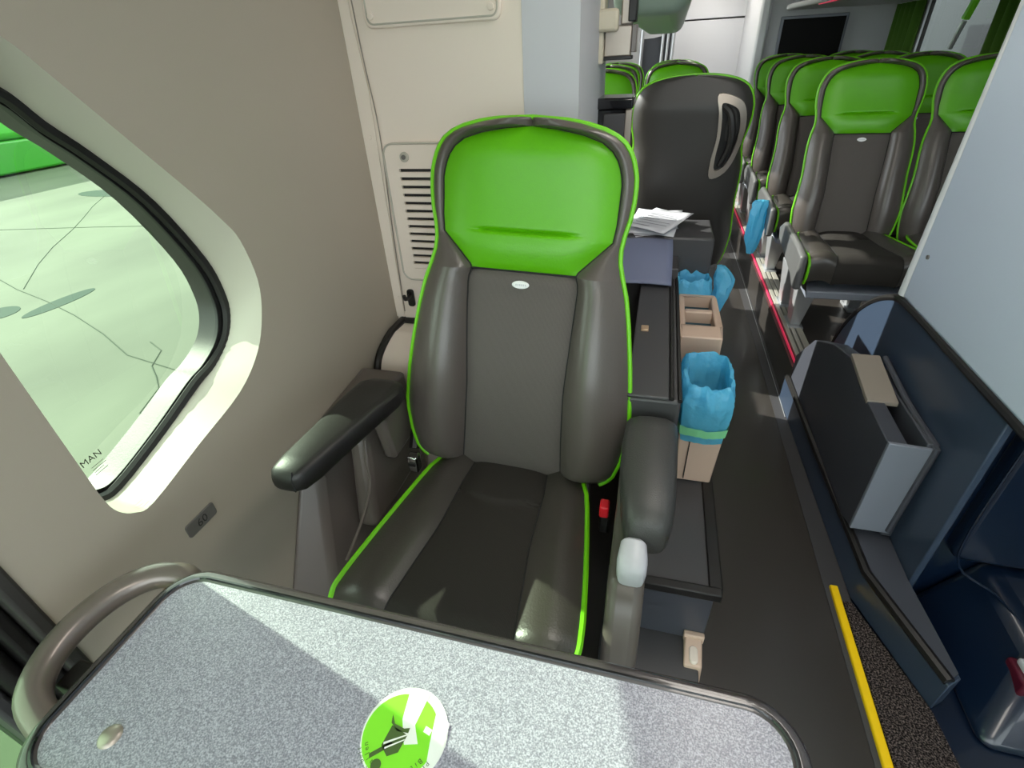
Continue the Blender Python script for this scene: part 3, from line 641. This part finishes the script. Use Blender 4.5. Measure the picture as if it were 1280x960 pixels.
flat('belted_figure', [[(-.016,.004),(.004,-.001),(.001,-.018),(-.009,-.024),(-.019,-.016)],[(-.020,.014),(-.014,.006),(-.002,.004),(.004,.006),(.004,.001),(-.008,.000),(-.018,.006)],[(-.028,-.026),(-.010,-.010),(-.007,-.013),(-.026,-.030)],
      [(-.0165+.0055*math.cos(k*PI/7), -.0335+.0055*math.sin(k*PI/7)) for k in range(14)]], M['stickd'], -.5977)
flat('belt_line', [[(-.018,-.013),(.004,.000),(.004,-.0015),(-.017,-.0150)],[(-.015,-.017),(.003,-.005),(.003,-.0063),(-.014,-.0185)]], M['stickw'], -.5974)
mb = Mb()
def arc_text(txt, R, a0, step, size, z=-.5977):
    for i, ch in enumerate(txt):
        a = a0+step*i
        if ch == ' ': continue
        p = (-.204+R*math.cos(a), .196+R*math.sin(a), z)
        t = text_mb(ch, size, p, (math.sin(a), -math.cos(a), 0), (math.cos(a), math.sin(a), 0), .0001)
        mb.add(t.v, t.f)
arc_text('Bitte anschnallen', .0355, math.radians(-30), -math.radians(7.6), .0072)
arc_text('Please fasten seat belt', .0425, math.radians(-25), -math.radians(5.6), .0062)
link('lettering', mb, M['stickd'], stk, smooth=False, fixn=False)

# ------------------------------------------------------------ cabinet, step box, bins
st = thing('step_box', 'dark step box with black edging beside the seat base', 'box', (.1, 1.2, -1.32))
link('plinth', Mb().box(-.02, .205, .60, .915, -1.319, -1.19).box(.104, .205, .915, 1.74, -1.319, -1.19), M['cabinet'], st, bevel=.004)
link('body', Mb().box(.055, .218, .745, .915, -1.19, -1.01).box(.104, .218, .915, 1.74, -1.19, -1.01), M['slate'], st, bevel=.003)
link('edging', Mb().box(.055, .230, .735, .757, -1.022, -.998).box(.204, .230, .757, 1.74, -1.022, -.998), M['black'], st, bevel=.003)
link('tread', Mb().box(.055, .204, .757, .915, -1.012, -1.004).box(.104, .204, .915, 1.74, -1.012, -1.004), M['cabinet'], st)
lt = thing('floor_latch', 'beige latch with oval button at the front of the step box', 'latch', (.21, .72, -1.19))
link('body', Mb().hexa([(.175,.668,-1.24),(.215,.668,-1.24),(.215,.742,-1.24),(.175,.742,-1.24),(.172,.672,-1.18),(.212,.672,-1.18),(.214,.742,-1.165),(.174,.742,-1.165)]), M['bin'], lt, bevel=.004)
link('button', Mb().prism(rrect(.184, .203, .676, .716, .009), 'z', -1.182, -1.170), M['cream'], lt, bevel=.002)
link('cap', Mb().box(.172, .218, .732, .746, -1.185, -1.158), M['bin'], lt, bevel=.003)
cb = thing('side_cabinet', 'charcoal cabinet between near seat and bins', 'cabinet', (0, 1.4, -1.32))
link('body', Mb().box(-.015, .100, .930, 1.66, -1.19, -.635), M['cabinet'], cb, bevel=.008)
link('top', Mb().box(-.015, .074, .930, 1.64, -.637, -.628), M['cabinet'], cb, bevel=.003)
link('edge_rib', Mb().tube([(.080,.93,-.630),(.080,1.65,-.630)], .005, 6).tube([(.097,.93,-.634),(.097,1.65,-.634)], .005, 6), M['black'], cb)
link('tall_body', Mb().box(-.18, .208, 1.76, 1.99, -1.19, -.535), M['cabinet'], cb, bevel=.008)
link('link_body', Mb().box(-.18, .100, 1.64, 1.78, -1.19, -.60), M['cabinet'], cb, bevel=.004)
link('latch', Mb().box(.000, .020, 1.235, 1.262, -.630, -.622), M['gold'], cb, bevel=.002)
fd = link('folder', Mb().grid(lambda u, v: (-.10+.178*u-.006*v, (lambda t: 1.535+.19*t if t < 1 else 1.725)(v)+.0*v, -.618+.085*math.sin(v*PI/2)**1.2+.004*math.sin(3*u)), 8, 12), M['folder'], solid=.004)
tag(fd, 'blue grey folder bent over the cabinet step below the papers', 'folder')
def sheet(cx, cy, z, w_, l_, ang, lb, tilt=.0, lines=True):
    t = thing('paper_sheet', lb, 'paper', (cx, cy, z), 'loose papers on the cabinet')
    ca, sa = math.cos(ang), math.sin(ang)
    P = lambda u, v, dz: (cx+u*ca-v*sa, cy+u*sa+v*ca, z+dz+tilt*v)
    link('sheet', Mb().grid(lambda a, b: P((a-.5)*w_, (b-.5)*l_, .003*math.sin(a*4+b*3)), 6, 6), M['paper'], t, solid=.0006)
    if lines:
        mb = Mb()
        for k in range(6):
            v = (-.38+.11*k)*l_; L = w_*(.8 if k % 3 else .45); mb.add([P(-w_*.42, v, .0045), P(-w_*.42+L, v, .0045), P(-w_*.42+L, v+.004, .0045), P(-w_*.42, v+.004, .0045)], [(0,1,2,3)])
        link('print', mb, M['ink'], t, smooth=False, fixn=False)
sheet(-.005, 1.885, -.527, .17, .21, math.radians(20), 'lowest paper of the pile, turned furthest left', .10, False)
sheet(.01, 1.875, -.516, .16, .21, math.radians(-8), 'middle paper of the pile with its corner showing at the top', .15, False)
sheet(.025, 1.86, -.505, .15, .20, math.radians(-30), 'topmost paper of the pile with printed lines', .10)

def bag(name, label, cx, cy, z, rx, ry, hgt, hole=True, seed=1):
    t = thing(name, label, 'bag', (cx, cy, z-hgt), 'thin blue plastic bags')
    def P(u, v):
        a = 2*PI*u
        # v 0: inside bottom, .35: up the inside, .5: rolled rim, 1: outside hem
        prof = [(0,(.15,-.12)),(.15,(.62,-.11)),(.35,(.80,-.02)),(.46,(.90,.018)),(.55,(1.04,.012)),(.7,(1.16,-.03)),(.85,(1.12,-.075)),(1,(1.02,-hgt))]
        for (p, A), (q, B) in zip(prof, prof[1:]):
            if v <= q+1e-6: k = (v-p)/(q-p); r = A[0]+(B[0]-A[0])*k; zz = A[1]+(B[1]-A[1])*k; break
        sq = 1/max(abs(math.cos(a)), abs(math.sin(a)))**.55
        p3 = Vector((math.cos(a)*2.2, math.sin(a)*2.2, v*4+seed))
        cr = (noise.noise(p3*1.2)*.10+noise.noise(p3*2.2)*.04+noise.noise(p3*6)*.035+.006*math.sin(a*13+v*5))*(1 if v < .7 else .45)
        rr = r*(1+cr*(.4 if v > .97 else 1))*sq
        return (cx+rx*rr*math.cos(a), cy+ry*rr*math.sin(a), z+zz+noise.noise(p3*1.3)*(.012 if v < .6 else .006))
    link('film', Mb().grid(P, 72, 30), M['bag'], t, sub=0)
    return t, P
def bin_body(x0, x1, y0, y1, z0, z1, t): 
    tp = .012; hx = .010
    o = [(x0,y0),(x1,y0),(x1,y1),(x0,y1)]; b = [(x0+tp,y0+tp),(x1-tp,y0+tp),(x1-tp,y1-tp),(x0+tp,y1-tp)]
    i = [(x0+hx,y0+hx),(x1-hx,y0+hx),(x1-hx,y1-hx),(x0+hx,y1-hx)]; ib = [(x0+hx+tp,y0+hx+tp),(x1-hx-tp,y0+hx+tp),(x1-hx-tp,y1-hx-tp),(x0+hx+tp,y1-hx-tp)]
    mb = Mb(); R = lambda P, z: [(x, y, z) for x, y in P]
    mb.loft(R(b, z0), R(o, z1)); mb.loft(R(o, z1), R(i, z1)); mb.loft(R(i, z1), R(ib, z0+.01))
    mb.add(R(b, z0), [(3,2,1,0)]); mb.add(R(ib, z0+.01), [(0,1,2,3)])
    return link('body', mb, M['bin'], t, bevel=.006, seg=3)
wb = thing('waste_bin', 'beige waste bin standing nearest, under the big blue bag', 'bin', (.175, 1.17, -1.0))
bin_body(.118, .236, 1.075, 1.26, -1.0, -.725, wb)
link('side_groove', Mb().box(.1515, .1535, 1.0765, 1.090, -.985, -.74), M['seam'], wb)
tbag, PB = bag('plastic_bag', 'big crumpled blue plastic bag lining the nearest beige bin', .178, 1.165, -.705, .058, .098, .145)
link('hem_band', Mb().grid(lambda u, v: (lambda p: (p[0]+(p[0]-.178)*.05, p[1]+(p[1]-1.165)*.04, p[2]+.004))(PB(u, .90+.06*v)), 72, 2), M['bagstrip'], tbag)
cu = thing('cup_holder', 'beige double cup holder box behind the waste bin', 'holder', (.17, 1.48, -1.0))
X0, X1, Y0, Y1, zt, zb = .112, .226, 1.345, 1.655, -.690, -.80
mb = Mb()
mb.box(X0, X1, Y0, Y0+.075, zb, zt); mb.box(X0, X1, Y1-.02, Y1, zb, zt); mb.box(X0, X0+.016, Y0+.075, Y1-.02, zb, zt); mb.box(X1-.016, X1, Y0+.075, Y1-.02, zb, zt)
ym = (Y0+.075+Y1-.02)/2; mb.box(X0+.016, X1-.016, ym-.012, ym+.012, zb, zt)
link('frame', mb, M['bin'], cu, bevel=.005, seg=3)
link('well_floor', Mb().box(X0+.01, X1-.01, Y0+.06, Y1-.01, zt-.045, zt-.038), M['binin'], cu)
link('lower_body', Mb().hexa([(X0+.01,Y0+.01,-1.0),(X1-.015,Y0+.01,-1.0),(X1-.015,Y1,-1.0),(X0+.01,Y1,-1.0),(X0+.002,Y0+.002,zb),(X1-.002,Y0+.002,zb),(X1-.002,Y1,zb),(X0+.002,Y1,zb)]), M['bin'], cu, bevel=.004)
bag('plastic_bag', 'small blue plastic bag tucked behind the cup holder', .155, 1.705, -.665, .055, .045, .13, seed=5)
def wisp(nm, lb, pts, wds, seed):
    """a hanging crumpled bag: gathered at the top, open folds lower down"""
    t = thing(nm, lb, 'bag', tuple(pts[-1]), 'thin blue plastic bags')
    n = 26; path = catmull(pts, 5, closed=False); m = Mb(); vs = []
    for j, p in enumerate(path):
        v = j/(len(path)-1); w_ = lerp([(i/(len(wds)-1), x) for i, x in enumerate(wds)], v)
        for k in range(n):
            a = 2*PI*k/n; q = 1+.35*noise.noise(Vector((math.cos(a)*2, math.sin(a)*2, v*5+seed)))+.12*math.sin(a*7+v*6)
            vs.append((p[0]+w_*q*math.cos(a), p[1]+w_*.8*q*math.sin(a), p[2]))
    fs = [(j*n+k, j*n+(k+1) % n, (j+1)*n+(k+1) % n, (j+1)*n+k) for j in range(len(path)-1) for k in range(n)]
    link('film', m.add(vs, fs), M['bag'], t)
wisp('plastic_bag', 'blue plastic bag hanging over the aisle beside the dark shell', [(.245,1.80,-.64),(.262,1.78,-.68),(.255,1.76,-.74),(.235,1.75,-.82)], [.012,.034,.026,.012], 3)
wisp('plastic_bag', 'blue plastic bag hanging at the second podium row', [(.570,3.08,-.72),(.562,3.07,-.78),(.558,3.05,-.90),(.555,3.04,-1.0)], [.03,.045,.04,.018], 9)
# black box and folded metal bracket on the end of the bulkhead
bx = thing('black_box', 'glossy black lidded box fixed beside the dark seat shell', 'box', (-.14, 1.85, -.36))
link('body', Mb().box(-.198, -.105, 1.76, 1.90, -.42, -.145), M['gloss'], bx, bevel=.008)
link('lid', Mb().box(-.206, -.090, 1.745, 1.91, -.148, -.118), M['gloss'], bx, bevel=.006)
link('front_panel', Mb().box(-.178, -.112, 1.752, 1.762, -.40, -.160), M['cabinet'], bx, bevel=.003)
link('corner_post', Mb().box(-.112, -.092, 1.75, 1.775, -.42, -.150), M['satin'], bx, bevel=.003)
br = thing('metal_bracket', 'cream and steel folded bracket hanging at the top beside the bulkhead', 'bracket', (-.15, 1.78, -.02))
link('frame', Mb().box(-.218, -.206, 1.72, 1.80, -.040, .30).box(-.206, -.104, 1.735, 1.80, -.022, -.012), M['black'], br, bevel=.002)
link('upright', Mb().box(-.206, -.184, 1.715, 1.79, -.030, .30), M['cream2'], br, bevel=.004)
link('clip', Mb().box(-.208, -.145, 1.700, 1.74, .045, .098), M['cream2'], br, bevel=.008)
link('plate', Mb().box(-.184, -.108, 1.735, 1.775, -.014, .060), M['satin'], br, bevel=.004)
link('upper_plate', Mb().box(-.140, -.108, 1.73, 1.78, .060, .30), M['satin'], br, bevel=.004)
link('pin', Mb().box(-.120, -.098, 1.72, 1.79, .066, .13), M['black'], br, bevel=.003)
link('side_plate', Mb().box(-.108, -.094, 1.735, 1.80, -.005, .060), M['bronze'], br, bevel=.002)
# service unit hanging from the ceiling, rounded nose
su = thing('ceiling_unit', 'sage green rounded underside of the overhead unit at the top', 'unit', (-.1, 2.5, .09))
def unit_poly(g): return [(-.6,1.95),(-.05,1.95),(.02,2.0),(.075,2.12),(.085,2.4),(.085,4.4),(-.6,4.4)]
link('body', Mb().hexa([(-.19,1.96,.088),(.035,2.02,.088),(.06,4.6,.088),(-.19,4.6,.088),(-.19,1.96,.30),(.09,1.98,.30),(.12,4.6,.30),(-.19,4.6,.30)]), M['sage'], su, bevel=.05, seg=5)

# ------------------------------------------------------------ rear
bk_ = sthing('wall_back', (.4, 6.5, -1.32))
link('white_panel', Mb().box(.02, .70, 6.30, 6.34, -1.32, .21), M['white'], bk_, bevel=.004)
link('upper_white_panel', Mb().box(.02, .70, 6.29, 6.34, .222, .56), M['white'], bk_, bevel=.004)
link('backing', Mb().box(-.90, .75, 6.42, 6.46, -1.32, .56), M['shell'], bk_)
link('side_panel', Mb().box(-.80, .02, 6.36, 6.40, -1.32, .56), M['white'], bk_)
link('corner_column', Mb().box(.66, .74, 5.26, 6.34, -1.32, .56), M['white'], bk_, bevel=.02)
link('return_panel', Mb().box(.70, 1.66, 5.30, 5.34, -1.32, .56), M['grey'], bk_, bevel=.004)
wd = thing('wardrobe_panel', 'grey framed glass screen with steel poles at the far end', 'screen', (-.1, 5.9, -1.32))
link('dark_pane', Mb().add([(-.27,5.9,-1.318),(.0,5.9,-1.318),(.0,5.9,.16),(-.07,5.9,.10),(-.16,5.9,.085),(-.27,5.9,.08)], [(0,1,2,3,4,5)]), M['slate'], wd, solid=.02, smooth=False)
for x, r in ((-.28, .018), (-.09, .014), (-.045, .012), (.005, .016)):
    link('pole', Mb().tube([(x, 5.87, -1.318), (x+.02, 5.87, .55)], r, 8), M['silver'], wd)
mo = thing('monitor', 'black screen in a grey frame on the rear wall above the seats', 'screen', (1.05, 5.30, -.12))
link('frame', Mb().box(.825, 1.305, 5.27, 5.30, -.14, .165), M['slate2'], mo, bevel=.006)
link('screen', Mb().box(.845, 1.285, 5.262, 5.271, -.12, .145), M['screen'], mo)
lr = thing('luggage_rack', 'grey rounded overhead luggage rack above the podium seats', 'rack', (1.25, 4.0, .2))
link('shelf', Mb().prism(catmull([(.86,5.22),(.84,5.0),(.86,4.8),(.95,4.2),(1.05,3.2),(1.10,2.3),(1.62,2.3),(1.62,5.24),(1.2,5.25)], 4), 'z', .20, .235), M['grey'], lr, bevel=.012, seg=3)
link('light_strip', Mb().tube([(.93,4.55,.205),(1.0,3.75,.205),(1.06,3.0,.205)], .012, 6), M['pink'], lr)
def curtain(y0, y1, lb, x=1.595):
    t = tag(link('curtain', Mb().grid(lambda u, v: (x+.022*math.sin(u*(y1-y0)*70), y0+(y1-y0)*u, -.62+.81*v), 48, 4), M['curtain'], solid=.003), lb, 'curtain', 'green curtains at the right hand windows')
curtain(4.72, 5.16, 'green curtain in the far corner beside the rear screen wall')
curtain(3.42, 3.68, 'green curtain between the window and the pale partition')
gp = thing('window_hammer', 'green and silver emergency hammer hanging at the right window', 'hammer', (1.60, 4.1, 0))
link('handle', Mb().tube([(1.61,4.02,.16),(1.60,4.05,.06)], .022, 8), M['pipe'], gp)
link('tip', Mb().tube([(1.60,4.05,.05),(1.595,4.10,-.08)], .014, 8), M['silver'], gp)
# unseen strip lamps under the ceiling, added to fill the interior with light
for i, (y, x, nm) in enumerate(((-.55, .3, 'added fill lamp over the driver area'), (1.0, .33, 'added fill lamp over the stair area'), (2.9, .35, 'added fill lamp over the aisle middle'), (5.6, .30, 'added fill lamp before the rear wall'))):
    t = thing('fill_lamp', nm, 'lamp', (x, y, .55), 'added fill lamps along the aisle')
    link('housing', Mb().box(x-.14, x+.14, y-.45, y+.45, .535, .559), M['white'], t, bevel=.006)
    link('diffuser', Mb().box(x-.12, x+.12, y-.43, y+.43, .527, .536), M['lampdim' if i == 2 else 'lamp'], t)

# ------------------------------------------------------------ outside
gr = sthing('floor', (0, 0, -1.72))
link('yard_slab', Mb().box(-34, 14, -20, 30, -1.80, -1.70), M['concrete'], gr)
rnd = random.Random(3); mb = Mb()
for (x0, y0, x1, y1) in ((-4.2,1.0,-12,6.0),(-3,2.2,-9,4.2),(-2.2,1.0,-3.6,2.6),(-6.0,3.2,-11.5,9.5),(-12,4.4,-5.5,5.6)):
    pts = [(x0+(x1-x0)*k/10+rnd.uniform(-.06,.06), y0+(y1-y0)*k/10+rnd.uniform(-.06,.06), -1.699) for k in range(11)]
    mb.tube(pts, .005, 4)
link('joint_line', mb, M['crack'], gr)
for c_, a, b in (((-9.4,7.2),.7,.28),((-5.55,2.75),.16,.16),((-5.2,3.05),.10,.34)):
    link('tar_patch', Mb().disc((c_[0], c_[1], -1.699), a, 'z', 20, rz=b, h=.004), M['asphalt'], gr)
gb = thing('green_bus', 'bright green vehicle side with darker lower band beyond the concrete yard', 'bus', (-13.3, 4, -1.7))
link('body', Mb().box(-15.6, -13.8, -3, 15, -1.02, .12), M['busgreen'], gb, bevel=.15, seg=4)
link('skirt', Mb().box(-15.5, -13.82, -2.9, 14.9, -1.66, -1.02), M['busgreen2'], gb, bevel=.05)
for y in (-1, 10.2):
    link('wheel', Mb().disc((-13.95, y, -1.3), .40, 'x', 24, h=.3), M['black'], gb, bevel=.03)
sf = thing('shaded_coach', 'dark parked coach beyond the right hand windows', 'bus', (3.5, 3, -1.7))
link('body', Mb().box(2.6, 4.5, -1, 11, -1.3, 2.6), M['facade'], sf, bevel=.08)
link('window_band', Mb().box(2.57, 2.61, 0, 10.5, -.4, 1.1), M['darkglass'], sf)
link('notice', Mb().box(2.54, 2.568, 7.5, 7.95, -.25, .15), M['paper'], sf)
